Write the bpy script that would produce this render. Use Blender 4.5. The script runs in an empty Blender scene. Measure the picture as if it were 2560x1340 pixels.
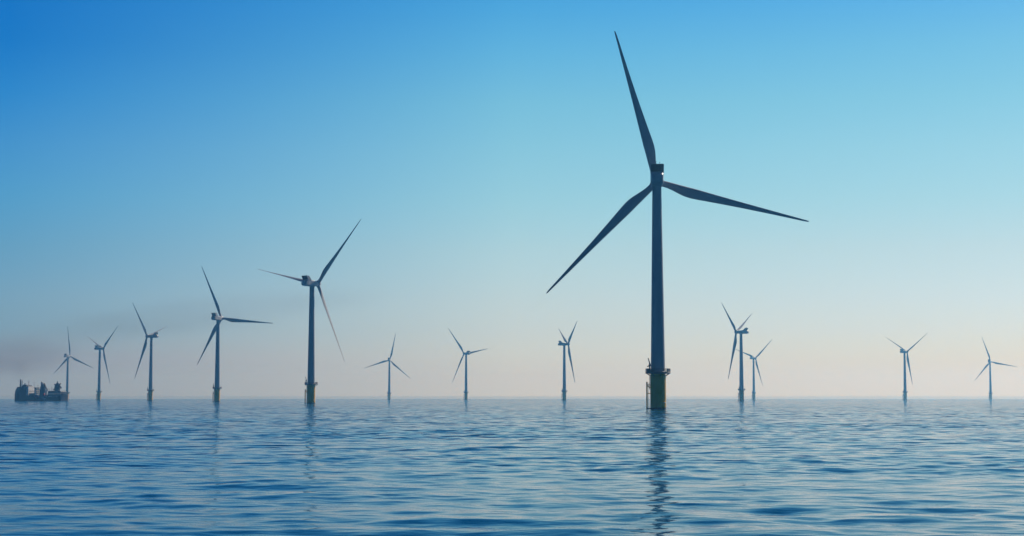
import bpy, math, random
import numpy as np
from mathutils import Matrix, Vector

random.seed(7)
rng = np.random.default_rng(11)
R = math.radians
SC = bpy.context.scene
COL = SC.collection

# ------------------------------------------------------------------ camera, sky, sun, exposure
EYE = 4.35                      # a small boat's deck above the water
RE = 7.4e6                      # effective earth radius (with refraction)
FPX = 4267.0                    # focal length in pixels of a 2560 wide frame = 60 mm
PITCH = math.atan((992.5 - 670) / FPX)
cam = bpy.data.cameras.new("camera")
cam.sensor_width = 36.0
cam.lens = 60.0
cam.clip_start = 0.5
cam.clip_end = 60000
cam_o = bpy.data.objects.new("camera", cam)
cam_o.location = (0, 0, EYE)
cam_o.rotation_euler = (math.pi / 2 + PITCH, 0, 0)
COL.objects.link(cam_o)
SC.camera = cam_o

SUN_AZ, SUN_EL = R(42), R(36)    # azimuth clockwise from the view direction (+y)
SUN_DIR = Vector((math.sin(SUN_AZ) * math.cos(SUN_EL), math.cos(SUN_AZ) * math.cos(SUN_EL), math.sin(SUN_EL)))

world = bpy.data.worlds.new("World")
SC.world = world
world.use_nodes = True
SKY_STRENGTH = 0.10


def build_sky():
    nt = world.node_tree
    nt.nodes.clear()
    N = nt.nodes.new
    L = nt.links.new
    out = N("ShaderNodeOutputWorld")
    bg = N("ShaderNodeBackground")
    bg.inputs["Strength"].default_value = SKY_STRENGTH
    tc = N("ShaderNodeTexCoord")
    sky = N("ShaderNodeTexSky")
    sky.sky_type = "NISHITA"
    sky.sun_disc = False
    sky.sun_elevation = SUN_EL
    sky.sun_rotation = SUN_AZ
    sky.altitude = 0
    sky.air_density = 1.0
    sky.dust_density = 1.0
    sky.ozone_density = 2.0
    # the direction, kept just above the horizon so that the sky runs down to the sea's edge
    sep = N("ShaderNodeSeparateXYZ")
    L(tc.outputs["Generated"], sep.inputs[0])
    zmax = N("ShaderNodeMath")
    zmax.operation = "MAXIMUM"
    zmax.inputs[1].default_value = 0.02
    L(sep.outputs["Z"], zmax.inputs[0])
    comb = N("ShaderNodeCombineXYZ")
    L(sep.outputs["X"], comb.inputs["X"])
    L(sep.outputs["Y"], comb.inputs["Y"])
    L(zmax.outputs[0], comb.inputs["Z"])
    L(comb.outputs[0], sky.inputs["Vector"])
    # graded tint: by elevation, for three bearings (away from / square to / towards the sun side)
    elev = N("ShaderNodeMath")
    elev.operation = "ARCSINE"
    L(sep.outputs["Z"], elev.inputs[0])
    es = N("ShaderNodeMath")
    es.operation = "DIVIDE"
    es.use_clamp = True
    es.inputs[1].default_value = math.pi / 2
    L(elev.outputs[0], es.inputs[0])
    esq = N("ShaderNodeMath")           # sqrt: finer steps near the horizon
    esq.operation = "SQRT"
    L(es.outputs[0], esq.inputs[0])
    azm = N("ShaderNodeMath")
    azm.operation = "ARCTAN2"
    L(sep.outputs["X"], azm.inputs[0])
    L(sep.outputs["Y"], azm.inputs[1])
    ramps = []
    for stops in SKY_TINT:
        cr = N("ShaderNodeValToRGB")
        cr.color_ramp.interpolation = "LINEAR"
        el = cr.color_ramp.elements
        while len(el) > 1:
            el.remove(el[-1])
        for i, (e, c) in enumerate(stops):
            p = math.sqrt(max(e, 0) / 90)
            s = el[0] if i == 0 else el.new(p)
            s.position = p
            s.color = (*[v / TINT_MAX for v in c], 1)
        L(esq.outputs[0], cr.inputs["Fac"])
        ramps.append(cr)
    prev = ramps[0].outputs["Color"]
    for i in range(1, len(ramps)):
        mr = N("ShaderNodeMapRange")
        mr.interpolation_type = "LINEAR"
        mr.inputs["From Min"].default_value = R(TINT_AZ[i - 1])
        mr.inputs["From Max"].default_value = R(TINT_AZ[i])
        L(azm.outputs[0], mr.inputs["Value"])
        mx = N("ShaderNodeMix")
        mx.data_type = "RGBA"
        L(mr.outputs[0], mx.inputs["Factor"])
        L(prev, mx.inputs["A"])
        L(ramps[i].outputs["Color"], mx.inputs["B"])
        prev = mx.outputs["Result"]
    sc = N("ShaderNodeVectorMath")
    sc.operation = "SCALE"
    sc.inputs["Scale"].default_value = TINT_MAX
    L(prev, sc.inputs[0])
    mul = N("ShaderNodeVectorMath")
    mul.operation = "MULTIPLY"
    L(sky.outputs[0], mul.inputs[0])
    L(sc.outputs[0], mul.inputs[1])
    L(mul.outputs[0], bg.inputs["Color"])
    L(bg.outputs[0], out.inputs["Surface"])


TINT_MAX = 4.0
#TINT-BEGIN
TINT_MAX = 1.30
TINT_AZ = [-110.0, -16.7, 0.0, 16.7, 40.0, 110.0]
SKY_TINT = [
    [(0.00, (0.043, 0.120, 0.368)), (3.00, (0.017, 0.076, 0.265)), (8.00, (0.010, 0.069, 0.203)), (13.00, (0.010, 0.075, 0.208)), (35.00, (0.020, 0.137, 0.350)), (90.00, (0.027, 0.179, 0.466))],
    [(0.03, (0.457, 0.566, 1.011)), (1.24, (0.457, 0.566, 1.011)), (2.18, (0.346, 0.584, 1.016)), (3.25, (0.333, 0.595, 0.979)), (4.92, (0.253, 0.583, 0.928)), (6.58, (0.187, 0.595, 0.966)), (8.23, (0.142, 0.553, 0.978)), (9.87, (0.063, 0.489, 0.978)), (11.49, (0.019, 0.410, 0.937)), (13.07, (0.014, 0.400, 0.941)), (20.00, (0.020, 0.296, 0.728)), (35.00, (0.015, 0.187, 0.552)), (90.00, (0.030, 0.208, 0.544))],
    [(0.03, (0.803, 0.977, 1.288)), (1.24, (0.803, 0.977, 1.288)), (2.18, (0.732, 0.886, 1.166)), (3.25, (0.704, 0.859, 1.066)), (4.92, (0.648, 0.861, 0.979)), (6.58, (0.548, 0.869, 0.948)), (8.23, (0.474, 0.865, 0.937)), (9.87, (0.388, 0.843, 0.936)), (11.49, (0.272, 0.779, 0.977)), (13.07, (0.172, 0.690, 0.991)), (20.00, (0.051, 0.447, 0.849)), (35.00, (0.018, 0.255, 0.645)), (90.00, (0.030, 0.207, 0.542))],
    [(0.03, (0.669, 0.751, 0.831)), (1.24, (0.669, 0.751, 0.831)), (2.18, (0.638, 0.745, 0.954)), (3.25, (0.612, 0.734, 0.933)), (4.92, (0.575, 0.717, 0.828)), (6.58, (0.487, 0.729, 0.807)), (8.23, (0.431, 0.733, 0.803)), (9.87, (0.349, 0.711, 0.796)), (11.49, (0.276, 0.675, 0.819)), (13.07, (0.191, 0.602, 0.864)), (20.00, (0.085, 0.481, 0.790)), (35.00, (0.023, 0.269, 0.639)), (90.00, (0.030, 0.206, 0.540))],
    [(0.00, (0.432, 0.519, 0.823)), (3.00, (0.467, 0.568, 0.799)), (8.00, (0.371, 0.583, 0.678)), (13.00, (0.226, 0.542, 0.698)), (20.00, (0.103, 0.403, 0.626)), (35.00, (0.025, 0.185, 0.427)), (90.00, (0.030, 0.206, 0.540))],
    [(0.00, (0.048, 0.143, 0.463)), (3.00, (0.019, 0.093, 0.333)), (8.00, (0.011, 0.079, 0.241)), (13.00, (0.010, 0.080, 0.228)), (35.00, (0.013, 0.101, 0.269)), (90.00, (0.026, 0.176, 0.457))],
]
#TINT-END
build_sky()

sun = bpy.data.lights.new("sun", "SUN")
sun.energy = 4.3
sun.angle = R(0.53)
sun.color = (1.0, 0.89, 0.76)
sun_o = bpy.data.objects.new("sun", sun)
sun_o.rotation_euler = SUN_DIR.to_track_quat("Z", "Y").to_euler()
COL.objects.link(sun_o)

SC.view_settings.view_transform = "Standard"
SC.view_settings.look = "None"
SC.view_settings.exposure = 0.0
SC.view_settings.gamma = 1.0
SC.view_settings.use_curve_mapping = False
SC.render.engine = "CYCLES"
SC.cycles.use_denoising = True
SC.cycles.max_bounces = 6
SC.cycles.volume_bounces = 0
SC.cycles.caustics_reflective = False
SC.cycles.caustics_refractive = False

HAZE_DENSITY = 1.8e-4
HAZE_COLOR = (0.15, 0.48, 0.88)
HAZE_G = 0.55

# ------------------------------------------------------------------ helpers


class MB:
    """collects shapes for ONE mesh object"""

    def __init__(self):
        self.v, self.f, self.m, self.s = [], [], [], []

    def add(self, vs, fs, mat=0, smooth=False):
        b = len(self.v)
        self.v += [tuple(map(float, p)) for p in vs]
        for f in fs:
            self.f.append(tuple(i + b for i in f))
            self.m.append(mat)
            self.s.append(smooth)

    def loft(self, rings, mat=0, smooth=True, cap=True):
        n = len(rings[0])
        vs = [p for r in rings for p in r]
        fs = []
        for k in range(len(rings) - 1):
            for i in range(n):
                j = (i + 1) % n
                fs.append((k * n + i, k * n + j, (k + 1) * n + j, (k + 1) * n + i))
        self.add(vs, fs, mat, smooth)
        if cap:
            self.add(rings[0], [tuple(reversed(range(n)))], mat, False)
            self.add(rings[-1], [tuple(range(n))], mat, False)

    def lathe(self, prof, n=32, mat=0, center=(0, 0), smooth=True, cap=True):
        rings = [[(center[0] + r * math.cos(2 * math.pi * i / n), center[1] + r * math.sin(2 * math.pi * i / n), z)
                  for i in range(n)] for r, z in prof]
        self.loft(rings, mat, smooth, cap)

    def tube(self, a, b, r, n=8, mat=0, r2=None):
        a, b = Vector(a), Vector(b)
        d = (b - a).normalized()
        x = d.orthogonal().normalized()
        y = d.cross(x)
        r2 = r if r2 is None else r2
        rings = []
        for p, q in ((a, r), (b, r2)):
            rings.append([p + x * q * math.cos(t) + y * q * math.sin(t) for t in
                          [2 * math.pi * i / n for i in range(n)]])
        self.loft(rings, mat, True)

    def ring(self, r, z, t, n=40, mat=0):
        """a horizontal hoop of tube radius t"""
        m = 6
        vs, fs = [], []
        for i in range(n):
            a = 2 * math.pi * i / n
            for j in range(m):
                b = 2 * math.pi * j / m
                q = r + t * math.cos(b)
                vs.append((q * math.cos(a), q * math.sin(a), z + t * math.sin(b)))
        for i in range(n):
            for j in range(m):
                fs.append((i * m + j, ((i + 1) % n) * m + j, ((i + 1) % n) * m + (j + 1) % m, i * m + (j + 1) % m))
        self.add(vs, fs, mat, True)

    def box(self, lo, hi, mat=0, ch=0.0):
        x0, y0, z0 = lo
        x1, y1, z1 = hi
        if ch <= 0:
            vs = [(x0, y0, z0), (x1, y0, z0), (x1, y1, z0), (x0, y1, z0), (x0, y0, z1), (x1, y0, z1), (x1, y1, z1), (x0, y1, z1)]
            self.add(vs, [(0, 3, 2, 1), (4, 5, 6, 7), (0, 1, 5, 4), (1, 2, 6, 5), (2, 3, 7, 6), (3, 0, 4, 7)], mat)
        else:
            c = ch

            def rect(a, z):
                return [(x0 + a + c, y0 + a, z), (x1 - a - c, y0 + a, z), (x1 - a, y0 + a + c, z), (x1 - a, y1 - a - c, z),
                        (x1 - a - c, y1 - a, z), (x0 + a + c, y1 - a, z), (x0 + a, y1 - a - c, z), (x0 + a, y0 + a + c, z)]
            self.loft([rect(c * .6, z0), rect(0, z0 + c), rect(0, z1 - c), rect(c * .6, z1)], mat, False)

    def prism(self, poly, y0, y1, mat=0):
        """polygon in x-z, extruded along y"""
        n = len(poly)
        vs = [(x, y0, z) for x, z in poly] + [(x, y1, z) for x, z in poly]
        fs = [tuple(range(n)), tuple(reversed(range(n, 2 * n)))]
        fs += [(i, n + i, n + (i + 1) % n, (i + 1) % n) for i in range(n)]
        self.add(vs, fs, mat)

    def data(self, name, mats):
        me = bpy.data.meshes.new(name)
        me.from_pydata(self.v, [], self.f)
        for m in mats:
            me.materials.append(m)
        me.polygons.foreach_set("material_index", self.m)
        me.polygons.foreach_set("use_smooth", self.s)
        import bmesh
        bm = bmesh.new()
        bm.from_mesh(me)
        bmesh.ops.recalc_face_normals(bm, faces=bm.faces)
        bm.to_mesh(me)
        bm.free()
        me.update()
        return me


def obj(name, mesh, parent=None):
    o = bpy.data.objects.new(name, mesh)
    COL.objects.link(o)
    if parent is not None:
        o.parent = parent
    return o


def tag(o, label=None, cat=None, group=None, kind=None):
    if label:
        o["label"] = label
    if cat:
        o["category"] = cat
    if group:
        o["group"] = group
    if kind:
        o["kind"] = kind
    return o


# ------------------------------------------------------------------ materials


def mat_paint(name, color, rough=0.45, var=0.12, scale=0.6, metallic=0.0, streak=True, spec=0.5):
    m = bpy.data.materials.new(name)
    m.use_nodes = True
    nt = m.node_tree
    b = nt.nodes["Principled BSDF"]
    tc = nt.nodes.new("ShaderNodeTexCoord")
    mp = nt.nodes.new("ShaderNodeMapping")
    mp.inputs["Scale"].default_value = (scale, scale, scale * (0.12 if streak else 1.0))
    nz = nt.nodes.new("ShaderNodeTexNoise")
    nz.inputs["Scale"].default_value = 2.0
    nz.inputs["Detail"].default_value = 6.0
    nz.inputs["Roughness"].default_value = 0.6
    mx = nt.nodes.new("ShaderNodeMix")
    mx.data_type = "RGBA"
    mx.inputs["A"].default_value = (*[c * (1 - var) for c in color], 1)
    mx.inputs["B"].default_value = (*[min(1, c * (1 + var)) for c in color], 1)
    nt.links.new(tc.outputs["Object"], mp.inputs["Vector"])
    nt.links.new(mp.outputs[0], nz.inputs["Vector"])
    nt.links.new(nz.outputs["Fac"], mx.inputs["Factor"])
    nt.links.new(mx.outputs["Result"], b.inputs["Base Color"])
    b.inputs["Roughness"].default_value = rough
    b.inputs["Metallic"].default_value = metallic
    b.inputs["Specular IOR Level"].default_value = spec
    return m


def mat_yellow():
    """yellow paint with a dark weed band near the waterline"""
    m = mat_paint("yellow_paint", (0.80, 0.43, 0.012), 0.3, 0.15)
    nt = m.node_tree
    b = nt.nodes["Principled BSDF"]
    src = b.inputs["Base Color"].links[0].from_socket
    tc = nt.nodes.new("ShaderNodeTexCoord")
    sep = nt.nodes.new("ShaderNodeSeparateXYZ")
    nz = nt.nodes.new("ShaderNodeTexNoise")
    nz.inputs["Scale"].default_value = 1.2
    nz.inputs["Detail"].default_value = 5
    nt.links.new(tc.outputs["Object"], sep.inputs[0])
    nt.links.new(tc.outputs["Object"], nz.inputs["Vector"])
    ad = nt.nodes.new("ShaderNodeMath")
    ad.operation = "MULTIPLY_ADD"
    ad.inputs[1].default_value = -1.4
    nt.links.new(nz.outputs["Fac"], ad.inputs[0])
    nt.links.new(sep.outputs["Z"], ad.inputs[2])
    mr = nt.nodes.new("ShaderNodeMapRange")
    mr.inputs["From Min"].default_value = -0.5
    mr.inputs["From Max"].default_value = 0.4
    nt.links.new(ad.outputs[0], mr.inputs["Value"])
    mx = nt.nodes.new("ShaderNodeMix")
    mx.data_type = "RGBA"
    mx.inputs["A"].default_value = (0.03, 0.035, 0.02, 1)
    nt.links.new(mr.outputs[0], mx.inputs["Factor"])
    nt.links.new(src, mx.inputs["B"])
    nt.links.new(mx.outputs["Result"], b.inputs["Base Color"])
    return m


M_GREY = mat_paint("turbine_grey_paint", (0.36, 0.38, 0.40), 0.42, 0.06)
M_BLADE = mat_paint("blade_grey_paint", (0.36, 0.38, 0.40), 0.5, 0.05, scale=0.3, streak=False)
M_NAC = mat_paint("nacelle_paint", (0.40, 0.42, 0.44), 0.4, 0.06)
M_DARK = mat_paint("dark_cooler_metal", (0.03, 0.033, 0.037), 0.55, 0.2)
M_YEL = mat_yellow()
M_STEEL = mat_paint("galvanised_steel", (0.16, 0.165, 0.17), 0.5, 0.2, metallic=0.3)
M_RECEPT = mat_paint("dark_receptor", (0.03, 0.03, 0.03), 0.5, 0.1)
M_WHITE = mat_paint("white_paint", (0.8, 0.8, 0.78), 0.4, 0.08)

# ------------------------------------------------------------------ sea: one sheet following the earth's curve


def build_sea():
    # rows: distance from the camera; columns: bearing (dense inside the view, coarse round the back)
    r = [2.0]
    while r[-1] < 12000:
        d = r[-1]
        if d < 40:
            st = 1.2
        elif d < 52:
            st = 0.4
        elif d < 90:
            st = 0.16
        else:
            st = max(0.16, 0.16 + (d - 90) / 430.0)
        r.append(d + st)
    r = np.array(r)
    front = np.linspace(-R(32), R(32), 1301)
    back = np.linspace(R(32), 2 * math.pi - R(32), 90)[1:-1]
    az = np.concatenate([front, back])
    nr, na = len(r), len(az)
    A, D = np.meshgrid(az, r)
    X = (D * np.sin(A)).astype(np.float64)
    Y = (D * np.cos(A)).astype(np.float64)
    sp_r = np.gradient(r)
    sp_a = r * (front[1] - front[0])
    space = np.maximum(sp_r, sp_a)
    inview = np.ones(na)
    inview[1301:] = 0.0
    Z = np.zeros_like(X)
    # wave trains: mostly running towards the boat, so that crests lie across the view
    NW = 170
    lam = np.exp(rng.uniform(math.log(0.55), math.log(30.0), NW))
    th = R(8) + rng.normal(0, R(42), NW)
    slope_w = np.exp(-0.5 * ((np.log(lam) - math.log(3.2)) / 0.85) ** 2) + 0.08
    slope_w /= math.sqrt((slope_w ** 2).sum() / 2)
    slope = slope_w * SEA_SLOPE
    lost2 = np.zeros(nr)
    ph = rng.uniform(0, 2 * math.pi, NW)
    cols = slice(0, 1301)
    for i in range(NW):
        k = 2 * math.pi / lam[i]
        fade = np.clip((lam[i] / space - 2.2) / 2.5, 0, 1)
        lost2 += (slope[i] ** 2 / 2) * (1 - fade ** 2)
        on = fade > 0
        if not on.any():
            continue
        hi = np.nonzero(on)[0].max() + 1
        lo = np.nonzero(on)[0].min()
        kx, ky = k * math.sin(th[i]), k * math.cos(th[i])
        arg = (kx * X[lo:hi, cols] + ky * Y[lo:hi, cols] + ph[i]).astype(np.float32)
        Z[lo:hi, cols] += (slope[i] / k * fade[lo:hi])[:, None] * np.sin(arg)
    # gusts: patches of calmer and livelier water
    gust = np.zeros_like(X[:, cols], dtype=np.float32)
    for i in range(14):
        l = random.uniform(25, 160)
        t = random.uniform(0, 2 * math.pi)
        gust += np.sin((2 * math.pi / l) * (X[:, cols] * math.sin(t) * 0.6 + Y[:, cols] * math.cos(t)) + random.uniform(0, 6.3)).astype(np.float32)
    gust = np.clip(1 + 0.09 * gust, 0.6, 1.45)
    Z[:, cols] *= gust
    # a few single larger waves passing close by
    for x0, y0, sx, sy, amp, l in ((-3.0, 56.5, 5.5, 2.6, 0.085, 5.5), (15.0, 72.0, 4.5, 2.5, 0.06, 5.0), (-13, 84, 6, 3, 0.05, 6.0), (3.5, 190, 16, 6, 0.07, 9.0)):
        dx, dy = X[:, cols] - x0, Y[:, cols] - y0
        Z[:, cols] += amp * np.exp(-0.5 * (dx / sx) ** 2 - 0.5 * (dy / sy) ** 2) * np.cos(2 * math.pi / l * (dy + 0.08 * dx))
    edge = np.clip((R(32) - np.abs(front)) / R(1.0), 0, 1)
    Z[:, cols] *= edge[None, :]
    Z -= D * D / (2 * RE)
    V = np.stack([X, Y, Z], -1).reshape(-1, 3).astype(np.float32)
    idx = np.arange(nr * na).reshape(nr, na)
    a = idx[:-1, :]
    b = np.roll(idx, -1, 1)[:-1, :]
    c = np.roll(idx, -1, 1)[1:, :]
    d = idx[1:, :]
    Q = np.stack([a, d, c, b], -1).reshape(-1, 4)
    me = bpy.data.meshes.new("sea")
    nv0 = len(V)
    V = np.concatenate([V, np.array([[0, 0, 0]], np.float32)])
    T = np.stack([idx[0, :], np.roll(idx[0, :], -1), np.full(na, nv0)], -1)
    loops = np.concatenate([Q.ravel(), T.ravel()]).astype(np.int32)
    starts = np.concatenate([np.arange(len(Q)) * 4, len(Q) * 4 + np.arange(len(T)) * 3]).astype(np.int32)
    me.vertices.add(len(V))
    me.vertices.foreach_set("co", V.ravel())
    me.loops.add(len(loops))
    me.loops.foreach_set("vertex_index", loops)
    me.polygons.add(len(starts))
    me.polygons.foreach_set("loop_start", starts)
    me.polygons.foreach_set("use_smooth", np.ones(len(starts), bool))
    at = me.attributes.new("chop", "FLOAT", "POINT")       # share of the chop too fine for the mesh here
    chop = np.sqrt(np.repeat(lost2[:, None], na, 1))
    chop[:, 1301:] = SEA_SLOPE
    at.data.foreach_set("value", np.concatenate([chop.ravel(), [0.0]]).astype(np.float32))
    me.update(calc_edges=True)
    me.validate()
    o = obj("sea", me)
    o["kind"] = "structure"

    m = bpy.data.materials.new("sea_water")
    m.use_nodes = True
    nt = m.node_tree
    N, L = nt.nodes.new, nt.links.new
    bs = nt.nodes["Principled BSDF"]
    bs.inputs["Base Color"].default_value = (0.0, 0.055, 0.138, 1)
    bs.inputs["IOR"].default_value = 1.15
    bs.inputs["Roughness"].default_value = 0.05
    geo = N("ShaderNodeNewGeometry")
    # fine ripples everywhere
    mp = N("ShaderNodeMapping")
    mp.inputs["Scale"].default_value = (0.75, 1.6, 1.0)
    mp.inputs["Rotation"].default_value = (0, 0, R(8))
    L(geo.outputs["Position"], mp.inputs["Vector"])
    n1 = N("ShaderNodeTexNoise")
    n1.inputs["Scale"].default_value = 1.1
    n1.inputs["Detail"].default_value = 3.0
    n1.inputs["Roughness"].default_value = 0.5
    L(mp.outputs[0], n1.inputs["Vector"])
    b1 = N("ShaderNodeBump")
    b1.inputs["Strength"].default_value = 1.0
    b1.inputs["Distance"].default_value = RIPPLE
    L(n1.outputs["Fac"], b1.inputs["Height"])
    # the chop that is finer than the mesh, further out
    mp2 = N("ShaderNodeMapping")
    mp2.inputs["Scale"].default_value = (0.16, 0.30, 1.0)
    mp2.inputs["Rotation"].default_value = (0, 0, R(8))
    L(geo.outputs["Position"], mp2.inputs["Vector"])
    n2 = N("ShaderNodeTexNoise")
    n2.inputs["Scale"].default_value = 1.0
    n2.inputs["Detail"].default_value = 2.0
    L(mp2.outputs[0], n2.inputs["Vector"])
    atn = N("ShaderNodeAttribute")
    atn.attribute_name = "chop"
    ml = N("ShaderNodeMath")
    ml.operation = "MULTIPLY"
    ml.inputs[1].default_value = CHOP_GAIN
    L(atn.outputs["Fac"], ml.inputs[0])
    b2 = N("ShaderNodeBump")
    b2.inputs["Strength"].default_value = 1.0
    L(ml.outputs[0], b2.inputs["Distance"])
    L(n2.outputs["Fac"], b2.inputs["Height"])
    L(b1.outputs[0], b2.inputs["Normal"])
    L(b2.outputs[0], bs.inputs["Normal"])
    me.materials.append(m)
    return o


SEA_SLOPE = 0.057
RIPPLE = 0.03
CHOP_GAIN = 26.0
build_sea()

# ------------------------------------------------------------------ wind turbine meshes
HUB_Z = 81.4
OVER = 6.0
TILT = R(6)
CONE = R(3)


def m_tower():
    b = MB()
    prof = [(2.62, 13.0), (2.62, 13.25), (2.52, 13.25)]
    for z in np.linspace(13.3, 79.0, 14):
        prof.append((2.52 + (1.60 - 2.52) * ((z - 13.3) / 65.7) ** 1.05, float(z)))
    prof += [(1.75, 79.05), (1.75, 79.5)]
    b.lathe(prof, 48)
    for z in (34.5, 57.0):       # section flanges
        rr = 2.52 + (1.60 - 2.52) * ((z - 13.3) / 65.7) ** 1.05
        b.lathe([(rr + .01, z - .12), (rr + .03, z - .1), (rr + .03, z + .1), (rr + .01, z + .12)], 48)
    return b.data("tower", [M_GREY])


def m_foundation():
    b = MB()
    b.lathe([(2.80, -5), (2.80, 0.5), (2.80, 10.2), (2.80, 11.6), (2.68, 12.3), (2.68, 12.55)], 48)
    b.lathe([(2.84, 11.1), (2.84, 11.5)], 48)
    b.lathe([(2.83, 6.2), (2.83, 6.5)], 48)
    return b.data("foundation", [M_YEL])


def m_boat_landing():
    b = MB()
    for y in (-1.0, 0.9):
        b.tube((-3.95, y, -3), (-3.95, y, 9.7), 0.19, 12)
        for z in (0.4, 5.6, 8.6):
            b.tube((-3.95, y, z), (-2.6, y * 0.7, z), 0.13, 8)
        b.tube((-3.95, y, 8.4), (-2.7, y * 0.7, 7.5), 0.11, 8)
    # ladder up to the platform
    for y in (-0.30, 0.20):
        b.tube((-3.3, y, -2), (-3.3, y, 9.2), 0.06, 6)
        b.tube((-3.02, y, 7.0), (-3.02, y, 13.2), 0.07, 6)
    z = 0.2
    while z < 13.0:
        x = -3.3 if z < 8 else -3.02
        b.tube((x, -.3, z), (x, .2, z), 0.035, 6)
        z += 0.35
    for z in (9.4, 11.8):
        b.tube((-3.02, -0.05, z), (-2.6, -0.05, z), 0.07, 6)
    return b.data("boat_landing", [M_YEL])


def m_glint():
    b = MB()        # white rounded lug added low on the pile to stand for a sun glint
    rings = []
    for t in np.linspace(0, 1, 5):
        s = math.sqrt(max(1 - t * t, 0.02))
        rings.append([(0.33 * s * math.cos(a), 0.30 * s * math.sin(a), 0.30 * t) for a in np.linspace(0, 2 * math.pi, 13)[:-1]])
    b.loft(rings)
    b.box((-0.36, -0.30, -0.12), (0.30, 0.34, 0.0))
    return b.data("pile_glint", [M_WHITE])


def m_platform():
    b = MB()
    b.lathe([(4.1, 12.55), (4.45, 12.62), (4.45, 12.9), (4.40, 12.92)], 16, smooth=False)
    for k in range(8):
        a = k * math.pi / 4 + .2
        c, s = math.cos(a), math.sin(a)
        b.tube((2.7 * c, 2.7 * s, 11.7), (4.1 * c, 4.1 * s, 12.5), 0.10, 6)
    return b.data("platform", [M_STEEL])


def m_railing():
    b = MB()
    n = 32
    for k in range(n):
        a = 2 * math.pi * k / n
        b.tube((4.38 * math.cos(a), 4.38 * math.sin(a), 12.9), (4.38 * math.cos(a), 4.38 * math.sin(a), 14.35), 0.05, 5)
    for z in (13.3, 13.65, 14.0, 14.35):
        b.ring(4.38, z, 0.045)
    b.lathe([(4.42, 12.9), (4.42, 13.12), (4.36, 13.12), (4.36, 12.9)], 40, cap=False)
    return b.data("railing", [M_STEEL])


def m_cabinet(w, d, h):
    b = MB()
    b.box((-w / 2, -d / 2, 0), (w / 2, d / 2, h), 0, 0.06)
    b.box((-w / 2 + .1, -d / 2 - .02, .15), (w / 2 - .1, -d / 2 + .05, h - .15), 1)
    return b.data("equipment_cabinet", [M_DARK, M_STEEL])


CABINETS = [((-3.5, -0.7, 12.93), (1.2, 1.8, 1.45)), ((-3.0, -2.35, 12.93), (1.2, 1.1, 1.2)), ((3.62, -0.45, 12.93), (1.05, 1.5, 1.4))]


def m_davit():
    b = MB()
    x, y = -3.1, -2.2
    b.tube((x, y, 12.9), (x, y, 15.4), 0.28, 10)
    b.lathe([(0.42, 15.2), (0.42, 15.75)], 10, center=(x, y))
    b.tube((x + .25, y, 15.5), (x - .55, y, 18.0), 0.22, 8, r2=0.15)
    b.tube((x + .5, y, 15.35), (x - .9, y, 15.1), 0.17, 8)
    b.tube((x - .1, y, 15.4), (x - .3, y, 17.2), 0.08, 6)
    b.tube((x - .55, y, 18.0), (x - .58, y, 17.5), 0.05, 5)
    return b.data("davit_crane", [M_STEEL])


def rrect(x, hw, z0, z1, c, n=4):
    pts = []
    for cy, cz, a0 in ((hw - c, z1 - c, 0), (-hw + c, z1 - c, 90), (-hw + c, z0 + c, 180), (hw - c, z0 + c, 270)):
        for i in range(n):
            a = R(a0 + 90 * i / (n - 1))
            pts.append((x, cy + c * math.cos(a), cz + c * math.sin(a)))
    return pts


def m_nacelle():
    """x forward (towards the rotor), origin on the tower axis at hub height"""
    b = MB()
    b.loft([rrect(-9.2, 1.6, -1.1, 0.6, .45), rrect(-8.9, 1.95, -1.7, 0.95, .55), rrect(-8.0, 2.2, -2.1, 1.55, .6),
            rrect(-6.4, 2.3, -2.25, 1.95, .6), rrect(-2.0, 2.3, -2.25, 1.95, .6), rrect(1.2, 2.2, -2.15, 1.55, .6),
            rrect(3.4, 2.05, -1.95, 1.45, .7), rrect(4.3, 1.85, -1.75, 1.5, .8)], smooth=False)
    b.lathe([(1.95, -2.5), (1.95, -2.1)], 28)
    return b.data("nacelle", [M_NAC])


def m_cooler():
    b = MB()
    # two raking side plates and a dark finned radiator held between them
    for s in (-1, 1):
        y0, y1 = sorted((s * 2.2, s * 2.36))
        b.prism([(-3.2, 1.75), (-6.9, 1.75), (-8.3, 4.25), (-8.1, 4.5), (-5.9, 4.5)], y0, y1, 1)
    b.prism([(-6.35, 1.9), (-7.0, 1.9), (-8.25, 4.3), (-7.6, 4.5)], -2.2, 2.2, 0)
    b.prism([(-6.0, 4.42), (-8.2, 4.42), (-8.3, 4.62), (-5.9, 4.62)], -2.2, 2.2, 0)
    for k in range(9):
        y = -2.0 + k * 0.5
        b.prism([(-6.98, 1.95), (-7.14, 1.95), (-8.36, 4.3), (-8.2, 4.3)], y - .05, y + .05, 2)
    b.prism([(-6.9, 1.55), (-7.3, 1.9), (-7.15, 2.05), (-6.8, 1.8)], -2.15, 2.15, 1)
    return b.data("cooler", [M_DARK, M_NAC, M_STEEL])


def m_antenna():
    b = MB()
    b.tube((0, 0, 4.55), (0, 0, 5.75), 0.06, 6)
    b.tube((0, -.2, 5.6), (0, .2, 5.6), 0.05, 6)
    return b.data("antenna", [M_STEEL])


def m_hub():
    """x along the shaft, away from the nacelle"""
    b = MB()
    prof = [(1.55, -1.75), (1.85, -1.6), (2.02, -0.9), (2.05, 0.2), (1.9, 1.0), (1.55, 1.7), (1.0, 2.2), (0.4, 2.45), (0.05, 2.5)]
    rings = [[(x, r * math.cos(a), r * math.sin(a)) for a in np.linspace(0, 2 * math.pi, 33)[:-1]] for r, x in prof]
    b.loft(rings)
    for k in range(3):
        a = 2 * math.pi * k / 3
        d = Vector((0, -math.sin(a), math.cos(a)))
        b.tube(d * 1.2, d * 2.2, 1.32, 24)
    return b.data("hub", [M_NAC])


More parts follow.
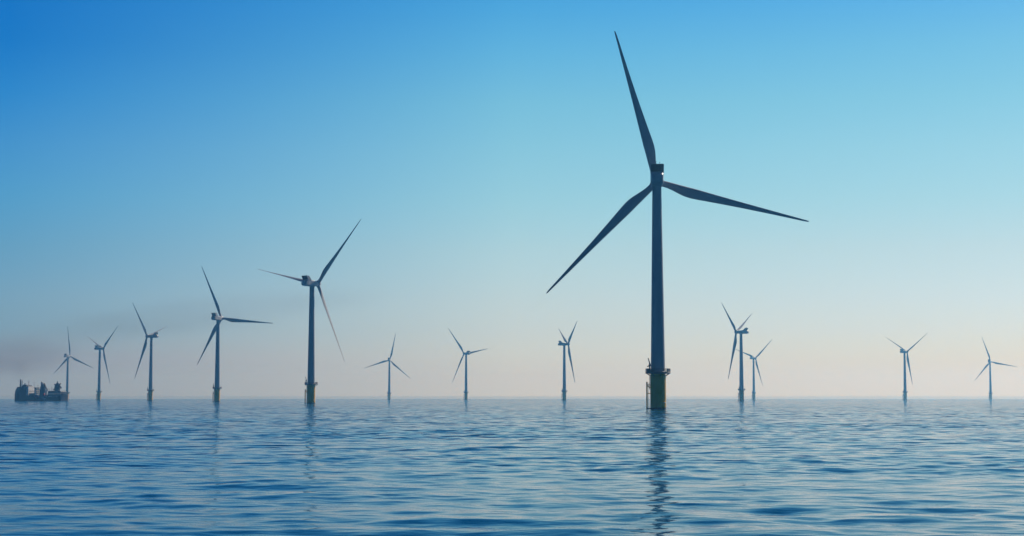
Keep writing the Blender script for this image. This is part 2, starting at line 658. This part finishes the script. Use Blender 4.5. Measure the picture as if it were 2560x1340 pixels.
BL_R = [1.9, 3.2, 4.5, 6.5, 9.0, 11.0, 13.0, 15.5, 19, 23, 28, 33, 38, 43, 48, 52, 54.8, 56.2, 56.7]
BL_C = [2.25, 2.25, 2.35, 2.75, 3.35, 3.7, 3.85, 3.7, 3.3, 2.9, 2.42, 2.0, 1.65, 1.32, 1.02, 0.80, 0.64, 0.46, 0.16]
BL_T = [1.0, 1.0, 0.93, 0.74, 0.54, 0.44, 0.38, 0.34, 0.30, 0.27, 0.25, 0.23, 0.21, 0.2, 0.19, 0.18, 0.18, 0.18, 0.18]


def m_blade():
    """root at origin, span along z, trailing edge towards -y, upwind along +x"""
    b = MB()
    rings = []
    n = 14
    for r, c, t in zip(BL_R, BL_C, BL_T):
        w = min(1.0, max(0.0, (1.0 - t) / 0.56))       # 0 circle .. 1 aerofoil
        ax = 0.5 + (0.28 - 0.5) * w
        tw = R(15) * max(0, 1 - r / 56.0) ** 1.6
        pre = 0.6 * (r / 56.0) ** 1.5
        ring = []
        for i in range(2 * n):
            a = 2 * math.pi * i / (2 * n)
            xc = 0.5 - 0.5 * math.cos(a)               # 0 leading .. 1 trailing
            sgn = 1 if a < math.pi else -1
            yc = 0.5 * math.sqrt(max(0, 1 - (2 * xc - 1) ** 2)) * sgn
            yt = 5 * t * (0.2969 * math.sqrt(xc) - 0.126 * xc - 0.3516 * xc ** 2 + 0.2843 * xc ** 3 - 0.1015 * xc ** 4)
            ya = yt * sgn * (0.8 if sgn > 0 else 1.1)
            p, q = (xc - ax) * c, ((1 - w) * yc * t + w * ya) * c
            # twist: trailing edge swings downwind (-x) at the root
            ring.append((q * math.cos(tw) - p * math.sin(tw) + pre, -p * math.cos(tw) - q * math.sin(tw), r))
        rings.append(ring)
    b.loft(rings)
    for r in (8.0, 15.0, 23.0, 31.0, 40.0):            # dark lightning receptors, flush in both faces
        c = float(np.interp(r, BL_R, BL_C))
        t = float(np.interp(r, BL_R, BL_T))
        pre = 0.6 * (r / 56.0) ** 1.5
        tw = R(15) * max(0, 1 - r / 56.0) ** 1.6
        p = 0.22 * c
        d = Vector((math.cos(tw), -math.sin(tw), 0))
        ctr = Vector((pre - p * math.sin(tw), -p * math.cos(tw), r))
        b.tube(ctr - d * (0.40 * t * c + .02), ctr + d * (0.32 * t * c + .02), 0.19, 10, 1)
    return b.data("blade", [M_BLADE, M_RECEPT])


MESH = dict(tower=m_tower(), foundation=m_foundation(), boat_landing=m_boat_landing(), pile_glint=m_glint(), platform=m_platform(),
            railing=m_railing(), equipment_cabinet=[m_cabinet(*d) for p, d in CABINETS], davit_crane=m_davit(), nacelle=m_nacelle(), cooler=m_cooler(),
            antenna=m_antenna(), hub=m_hub(), blade=m_blade())


def make_turbine():
    t = bpy.data.objects.new("wind_turbine", None)
    COL.objects.link(t)
    obj("tower", MESH["tower"], t)
    f = obj("foundation", MESH["foundation"], t)
    obj("boat_landing", MESH["boat_landing"], f)
    obj("pile_glint", MESH["pile_glint"], f).location = (2.08, -2.2, 2.35)
    p = obj("platform", MESH["platform"], t)
    obj("railing", MESH["railing"], p)
    for (loc, d), me in zip(CABINETS, MESH["equipment_cabinet"]):
        obj("equipment_cabinet", me, p).location = loc
    obj("davit_crane", MESH["davit_crane"], p)
    n = obj("nacelle", MESH["nacelle"], t)
    obj("cooler", MESH["cooler"], n)
    for y, dz in ((0.35, 0), (-0.9, -.3)):
        obj("antenna", MESH["antenna"], n).location = (-7.0, y, dz)
    obj("hub", MESH["hub"], t)
    for k in range(3):
        obj("blade", MESH["blade"], t)
    return t


def copy_tree(o, parent=None):
    c = o.copy()
    COL.objects.link(c)
    c.parent = parent
    for ch in list(o.children):
        copy_tree(ch, c)
    return c


def pose(t, psi, azi, pitch):
    """psi: where the rotor faces (0 = away from the viewer, + = right); azi: clock angle of the first blade"""
    h0 = Vector((math.sin(psi), math.cos(psi), 0))
    h = Vector((math.sin(psi) * math.cos(TILT), math.cos(psi) * math.cos(TILT), math.sin(TILT)))
    rt = Vector((math.cos(psi), -math.sin(psi), 0))
    up = rt.cross(h)
    hubp = Vector((0, 0, HUB_Z)) + h0 * OVER

    def frame(x, y, z, loc):
        m = Matrix((x, y, z)).transposed().to_4x4()
        m.translation = loc
        return m
    blades = []
    for ch in t.children:
        base = ch.name.split(".")[0]
        if base == "nacelle":
            ch.matrix_local = frame(h0, Vector((0, 0, 1)).cross(h0), Vector((0, 0, 1)), Vector((0, 0, HUB_Z)))
        elif base == "hub":
            a = azi
            z = rt * math.sin(a) + up * math.cos(a)
            ch.matrix_local = frame(h, z.cross(h), z, hubp)
        elif base == "blade":
            blades.append(ch)
    for k, ch in enumerate(blades):
        a = azi + k * 2 * math.pi / 3
        z0 = rt * math.sin(a) + up * math.cos(a)
        z = z0 * math.cos(CONE) + h * math.sin(CONE)       # blades cone forward, away from the tower
        h1 = h * math.cos(CONE) - z0 * math.sin(CONE)
        tan = rt * math.cos(a) - up * math.sin(a)          # clockwise seen from behind
        te = tan * math.cos(pitch) - h1 * math.sin(pitch)   # trailing edge
        x = z.cross(te)
        ch.matrix_local = frame(x, -te, z, hubp)


# D, X, heading, clock angle, pitch, label
TURBINES = [
    (603, 51.5, 3.7, 344.8, 4, "nearest and tallest wind turbine, seen from behind, its yellow base casting a long reflection"),
    (1154, -135.5, 32.5, 41.7, 97, "second tallest wind turbine, yellow base, one blade pale and sunlit slanting down to the water"),
    (1665, -286.9, 23.9, 336.0, 4, "third tallest wind turbine, dark, one blade almost level, sunlit yellow strip on its base"),
    (2157, -455.6, -72.6, 314.5, 90, "dark blue wind turbine whose nacelle tail and cooler jut to the right"),
    (2700, -651.5, 46.1, 51.5, 88, "greyish blue wind turbine in the gap between the ship and the turbine with right-hand tail"),
    (3206, -833.3, 27, 354.0, 4, "greyish wind turbine rising behind the stern of the dark ship"),
    (3531, -253.3, 2.9, 12.4, 4, "pale wind turbine seen squarely from behind, first one right of the second tallest"),
    (3011, -80.8, -39.5, 320.3, 6, "pale blue wind turbine facing left, one short blade reaching out past its tail"),
    (2479, 75.9, 75.3, 55.2, 90, "pale blue wind turbine seen nearly side-on, its two upper blades in a narrow V"),
    (2019, 270.9, -60.5, 304.6, 90, "mid-blue wind turbine facing left, standing just in front of a fainter one"),
    (3360, 474.9, 47, 49.5, 6, "faint wind turbine partly hidden behind the blade of the mid-blue one facing left"),
    (2890, 664, 57, 57.1, 30, "faint blue wind turbine with two thin blades in a wide V, alone over open water"),
    (3691, 1032.3, 30, 342.0, 4, "faintest wind turbine, palest of all, nearest the right edge of the photo"),
]
first = None
for D, X, psi, azi, pit, label in TURBINES:
    if first is None:
        t = first = make_turbine()
    else:
        t = copy_tree(first)
    t.location = (X, D, -D * D / (2 * RE))
    pose(t, R(psi), R(azi), R(pit))
    tag(t, label, "wind turbine", "offshore wind turbines standing in the sea")

# ------------------------------------------------------------------ ship
M_HULL = mat_paint("navy_hull_paint", (0.025, 0.04, 0.085), 0.45, 0.25, scale=0.3)
M_SHIPGREY = mat_paint("ship_grey_paint", (0.06, 0.075, 0.11), 0.5, 0.25, scale=0.3)
M_RED = mat_paint("red_ship_paint", (0.45, 0.06, 0.06), 0.45, 0.15)
M_GLASS = mat_paint("dark_window_glass", (0.01, 0.012, 0.016), 0.12, 0.1)


def outline(x0, x1, hb, nose, z, bow_shift=0.0, stern_in=0.6):
    """plan outline of a hull: round stern corners, full bow"""
    pts = [(x0, -hb + stern_in, z), (x0 + stern_in, -hb, z)]
    n = 9
    side = [(x1 - nose + nose * math.sin(t) + bow_shift * math.sin(t), -hb * math.cos(t) ** 0.8 if math.cos(t) > 1e-6 else 0.0, z)
            for t in np.linspace(0, math.pi / 2, n)]
    pts += side
    pts += [(x, -y, z) for x, y, z in reversed(side[:-1])]
    pts += [(x0 + stern_in, hb, z), (x0, hb - stern_in, z)]
    return pts


def build_ship():
    s = bpy.data.objects.new("ship", None)
    COL.objects.link(s)
    tag(s, "dark offshore work ship with white superstructure and cranes, trailing smoke", "ship")
    b = MB()
    b.loft([outline(-32, 28.5, 5.6, 13, -4), outline(-32.6, 29.2, 6.8, 13, 0), outline(-33, 29.2, 7.0, 13, 5.6)], smooth=False)
    b.box((-33, 6.7, 5.55), (11, 7.02, 6.6))
    b.box((-33, -7.02, 5.55), (11, -6.7, 6.6))
    for k in range(5):                                   # freeing ports and hull openings
        b.box((-28 + k * 3.2, 6.95, 4.7), (-26.3 + k * 3.2, 7.06, 5.3), 1)
    b.box((-14.2, 6.95, 1.6), (-9.8, 7.07, 3.4), 1)
    b.box((-33.1, 6.9, -.4), (11, 7.04, .35), 2)
    obj("hull", b.data("hull", [M_HULL, M_WHITE, M_RED]), s)
    b = MB()
    b.loft([outline(10.8, 29.2, 7.0, 12.5, 5.6, 0, .3), outline(10.8, 29.0, 7.0, 12.2, 9.0, 0, .3), outline(10.8, 28.2, 6.9, 11.8, 12.5, 0, .3),
            outline(10.8, 26.8, 6.6, 11.2, 15.2, 0, .3), outline(10.8, 26.0, 6.4, 11, 16.2, 0, .3)], smooth=False)
    for z in (9.2, 12.6):
        b.loft([outline(10.8, 29.05 if z < 10 else 28.3, 7.05, 12.2, z - .12, 0, .3), outline(10.8, 29.0 if z < 10 else 28.2, 7.05, 12.2, z + .12, 0, .3)], 1, False)
    f = obj("forecastle", b.data("forecastle", [M_HULL, M_SHIPGREY]), s)
    for k in range(4):
        b = MB()
        b.box((14 + 2.6 * k, 6.55, 13.0), (15.4 + 2.6 * k, 6.98, 13.7))
        obj("window", b.data("window", [M_GLASS]), f)
    # white superstructure, its after faces in the sun
    b = MB()
    b.box((8.6, -6.6, 5.6), (10.78, 6.9, 14.0), 0, .1)
    b.box((8.8, -4.0, 14.0), (10.6, 6.7, 16.6), 0, .1)
    b.box((0.6, -4.6, 5.6), (8.4, 3.6, 9.0), 1)
    b.box((-0.6, -5.0, 5.6), (0.5, 6.4, 14.2), 0)
    for z in (7.0, 9.3, 11.6, 14.2):
        b.box((-1.6, -5.2, z - .12), (-0.62, 6.7, z + .12))
    b.box((1.0, -3.0, 9.0), (3.4, 3.0, 15.6), 1)
    sp = obj("superstructure", b.data("superstructure", [M_WHITE, M_SHIPGREY]), s)
    b = MB()
    for z in (8.0, 10.3, 12.6):
        b.box((-0.75, -4.6, z - .3), (-0.61, 6.0, z + .45))
    obj("window_row", b.data("window_row", [M_GLASS]), sp)
    for z in (8.6, 11.2):
        b = MB()
        for k in range(5):
            b.box((8.53, -5.4 + 2.4 * k, z - .4), (8.64, -4.4 + 2.4 * k, z + .4))
        obj("window_row", b.data("window_row", [M_GLASS]), sp)
    b = MB()
    b.box((11.5, -6.8, 16.2), (16.2, 6.8, 17.0))
    b.box((12.0, -5.4, 17.0), (15.6, 5.4, 18.3), 0, .25)
    b.box((12.6, -3, 18.3), (15, 3, 18.7))
    obj("bridge", b.data("bridge", [M_SHIPGREY]), s)
    b = MB()
    b.loft([[(15.8, -2, 16.2), (19.8, -2, 16.2), (19.8, 2, 16.2), (15.8, 2, 16.2)], [(16.4, -1.5, 19.0), (18.8, -1.5, 19.0), (18.8, 1.5, 19.0), (16.4, 1.5, 19.0)]], 0, False)
    b.tube((17.2, .5, 19), (17.2, .5, 20.6), .5, 10)
    b.tube((18.2, -.5, 19), (18.2, -.5, 20.0), .4, 10)
    obj("funnel", b.data("funnel", [M_HULL]), s)

    def mast(x, y, z0, z1, r, arms=()):
        b = MB()
        b.tube((x, y, z0), (x, y, z1), r, 8, r2=r * .6)
        for z, w in arms:
            b.box((x - w, y - .12, z - .1), (x + w, y + .12, z + .12))
        return obj("mast", b.data("mast", [M_SHIPGREY]), s)
    mast(23.2, 0, 16.2, 25.0, .95, ((24.0, 1.3), (22.9, 1.0), (21.5, 1.3), (19.5, .9)))
    mast(20.6, 1, 16.2, 23.6, .55, ((23.0, 1.0), (21.8, .7)))
    mast(12.9, 0, 18.5, 23.3, .2, ((23.0, 1.6), (21.8, .8)))
    mast(4.6, 2, 15, 21.8, .2)
    mast(2.2, -2, 15, 18.4, .16, ((18, .5),))

    def crane(x, y, z0, parts, jibs):
        b = MB()
        for (x0, x1, hw, za, zb) in parts:
            b.box((x + x0, y - hw, za), (x + x1, y + hw, zb), 0, .15)
        c = obj("crane", b.data("crane", [M_HULL]), s)
        for (xa, za, xb, zb, r) in jibs:
            b = MB()
            for o_ in (-.5, .5):
                b.tube((x + xa, y + o_, za), (x + xb, y + o_ * .6, zb), r, 6)
                b.tube((x + xa, y + o_, za - 1.0), (x + xb, y + o_ * .6, zb - .5), r, 6)
            for k in range(7):
                t0 = k / 7
                t1 = (k + 1) / 7
                p0 = Vector((x + xa + (xb - xa) * t0, y - .5, za + (zb - za) * t0))
                p1 = Vector((x + xa + (xb - xa) * t1, y + .5, za - 1.0 + (zb - za + .5) * t1))
                b.tube(p0, p1, r * .6, 5)
            obj("jib", b.data("jib", [M_HULL]), c)
    crane(-6.6, 1.5, 5.6, [(-3.4, 3.0, 2.2, 5.6, 13.2), (-2.6, 2.4, 2.2, 13.2, 16.6), (-.6, 2.1, 1.6, 16.6, 19.4), (0.9, 2.3, 1.2, 19.4, 21.6), (-2.4, -1.2, .9, 16.6, 19.8)],
          [(1.0, 19.5, 2.2, 22.2, .3), (-1.2, 20.5, -5.4, 12.4, .34), (-1.0, 20.6, -1.6, 17.0, .35)])
    crane(-24.2, 1.0, 11.6, [(-2.2, 2.6, 2.0, 11.6, 16.6), (-2.9, 2.4, 1.9, 13.6, 17.6), (-1.9, 1.7, 1.6, 17.6, 19.6), (-1.0, 1.0, .9, 19.6, 21.0)],
          [(0.2, 20.5, 0.1, 22.9, .25), (-1.4, 20.0, -5.2, 15.0, .25), (1.4, 18.0, 4.0, 19.6, .34), (-1.4, 18.8, -4.4, 20.4, .3), (1.6, 16.0, 4.6, 13.0, .3)])
    b = MB()
    b.box((-32.5, -5.8, 5.7), (-15.2, 6.2, 8.2))
    b.box((-31.6, -5.8, 8.4), (-15.6, 6.2, 11.2), 0, .3)
    b.box((-31.0, -5.0, 11.2), (-16.6, 5.6, 11.6), 1)
    for k in range(6):
        b.box((-31 + k * 2.9, 6.15, 5.8), (-30.7 + k * 2.9, 6.45, 11.4))
    obj("cargo_rack", b.data("cargo_rack", [M_SHIPGREY, M_STEEL]), s)
    for k, (x, h) in enumerate(((-10.6, 12.4), (-12.6, 12.0), (-14.2, 15.0), (-16.2, 14.2), (-18.4, 16.5), (-19.8, 14.6))):
        b = MB()
        b.tube((x, 4.5 - k * .4, 5.6), (x, 4.5 - k * .4, h), .5 if h < 13 else .22, 8)
        obj("vent_post", b.data("vent_post", [M_STEEL]), s)
    b = MB()
    rings = []
    for t in np.linspace(-1, 1, 9):
        q = math.sqrt(max(0.03, 1 - abs(t) ** 2.4))
        rings.append([(-2.6 + 3.4 * t, 7.3 + 1.1 * q * math.cos(a), 4.6 + 1.0 * q * math.sin(a)) for a in np.linspace(0, 2 * math.pi, 13)[:-1]])
    b.loft(rings)
    obj("lifeboat", b.data("lifeboat", [M_RED]), s)
    b = MB()
    b.tube((1.6, 7.3, 7.2), (-1.2, 7.3, 2.8), .45, 8)
    b.box((-4.2, 6.2, 6.0), (3.6, 6.9, 6.9))
    obj("boat_davit", b.data("boat_davit", [M_RED]), s)
    b = MB()
    b.box((-11.2, 4.4, 6.0), (-9.8, 6.6, 9.0), 0, .1)
    obj("deck_container", b.data("deck_container", [M_RED]), s)
    b = MB()
    b.box((-36.4, -4.5, 8.0), (-32.4, 4.5, 8.4))
    b.box((-33.4, -5.5, 5.6), (-32.4, 5.5, 9.6))
    b.tube((-32.6, -3, 8.0), (-37.6, -3, 9.9), .25, 6)
    obj("stern_platform", b.data("stern_platform", [M_SHIPGREY]), s)
    D = 1975.0
    s.location = ((103 - 1280) / FPX * D - 1.6, D, -D * D / (2 * RE))
    s.scale = (1.08, 1, 1)
    hx, hy = -0.94, 0.342
    s.rotation_euler = (0, 0, math.atan2(hy, hx))


build_ship()


# ------------------------------------------------------------------ smoke drifting from the ship's funnel
def smoke(label, px, py, D, half, tilt, dens, seed):
    n, k = 24, 14
    b = MB()
    rings = []
    for j in range(1, k):
        t = math.pi * j / k
        rings.append([(math.sin(t) * math.cos(2 * math.pi * i / n), math.sin(t) * math.sin(2 * math.pi * i / n), math.cos(t)) for i in range(n)])
    b.loft(rings)
    o = obj("smoke", b.data("smoke", []))
    o.location = ((px - 1280) / FPX * D, D, EYE + (992.5 - py) / FPX * D)
    o.scale = half
    o.rotation_euler = (0, -tilt, 0)
    tag(o, label, "smoke", kind="stuff")
    m = bpy.data.materials.new("funnel_smoke")
    m.use_nodes = True
    nt = m.node_tree
    nt.nodes.clear()
    N, L = nt.nodes.new, nt.links.new
    out = N("ShaderNodeOutputMaterial")
    v = N("ShaderNodeVolumePrincipled")
    v.inputs["Color"].default_value = (0.30, 0.36, 0.46, 1)
    v.inputs["Anisotropy"].default_value = 0.3
    tc = N("ShaderNodeTexCoord")
    ln = N("ShaderNodeVectorMath")
    ln.operation = "LENGTH"
    L(tc.outputs["Object"], ln.inputs[0])
    mr = N("ShaderNodeMapRange")
    mr.interpolation_type = "SMOOTHERSTEP"
    mr.inputs["From Min"].default_value = 0.96
    mr.inputs["From Max"].default_value = 0.05
    L(ln.outputs["Value"], mr.inputs["Value"])
    geo = N("ShaderNodeNewGeometry")
    mp = N("ShaderNodeMapping")
    mp.inputs["Scale"].default_value = (0.009, 0.009, 0.05)
    mp.inputs["Location"].default_value = (seed, 0, 0)
    L(geo.outputs["Position"], mp.inputs["Vector"])
    nz = N("ShaderNodeTexNoise")
    nz.inputs["Scale"].default_value = 1.0
    nz.inputs["Detail"].default_value = 3.0
    L(mp.outputs[0], nz.inputs["Vector"])
    nr = N("ShaderNodeMapRange")
    nr.inputs["From Min"].default_value = 0.3
    nr.inputs["From Max"].default_value = 0.7
    nr.inputs["To Min"].default_value = 0.6
    nr.inputs["To Max"].default_value = 1.4
    L(nz.outputs["Fac"], nr.inputs["Value"])
    ml = N("ShaderNodeMath")
    ml.operation = "MULTIPLY"
    L(mr.outputs[0], ml.inputs[0])
    L(nr.outputs[0], ml.inputs[1])
    m2 = N("ShaderNodeMath")
    m2.operation = "MULTIPLY"
    m2.inputs[1].default_value = dens
    L(ml.outputs[0], m2.inputs[0])
    L(m2.outputs[0], v.inputs["Density"])
    L(v.outputs[0], out.inputs["Volume"])
    o.data.materials.append(m)


smoke("dark smoke cloud hanging over the ship", 30, 892, 2010, (120, 45, 36), 0.03, 0.0095, 0.0)
smoke("thin smoke streak drifting from above the ship towards the tall turbines", 470, 792, 2040, (330, 50, 34), 0.115, 0.0052, 5.0)
smoke("faint smoke rising from the ship's funnel", 52, 925, 1976, (13, 10, 24), 0.0, 0.012, 2.0)

# ------------------------------------------------------------------ haze
hz = MB()
hz.box((-11500, -11500, -22), (11500, 11500, 146))
ho = obj("haze", hz.data("haze", []))
tag(ho, kind="stuff")
hm = bpy.data.materials.new("haze_air")
hm.use_nodes = True
nt = hm.node_tree
nt.nodes.clear()
hout = nt.nodes.new("ShaderNodeOutputMaterial")
hv = nt.nodes.new("ShaderNodeVolumePrincipled")
hv.inputs["Color"].default_value = (*HAZE_COLOR, 1)
hv.inputs["Density"].default_value = HAZE_DENSITY
hv.inputs["Anisotropy"].default_value = HAZE_G
hv.inputs["Absorption Color"].default_value = (1, 1, 1, 1)
nt.links.new(hv.outputs[0], hout.inputs["Volume"])
ho.data.materials.append(hm)

# low sea mist lying on the water further out: it lifts the horizon and softens the feet of the far turbines
mb = MB()
mb.box((-11000, 2400, -12), (11000, 11000, 6.5))
mo = obj("mist", mb.data("mist", []))
tag(mo, kind="stuff")
mm = bpy.data.materials.new("sea_mist")
mm.use_nodes = True
nt = mm.node_tree
nt.nodes.clear()
mout = nt.nodes.new("ShaderNodeOutputMaterial")
mv = nt.nodes.new("ShaderNodeVolumePrincipled")
mv.inputs["Color"].default_value = (0.50, 0.64, 0.78, 1)
mv.inputs["Density"].default_value = 0.75e-4
mv.inputs["Anisotropy"].default_value = HAZE_G
mv.inputs["Absorption Color"].default_value = (0, 0, 0, 1)
nt.links.new(mv.outputs[0], mout.inputs["Volume"])
mo.data.materials.append(mm)
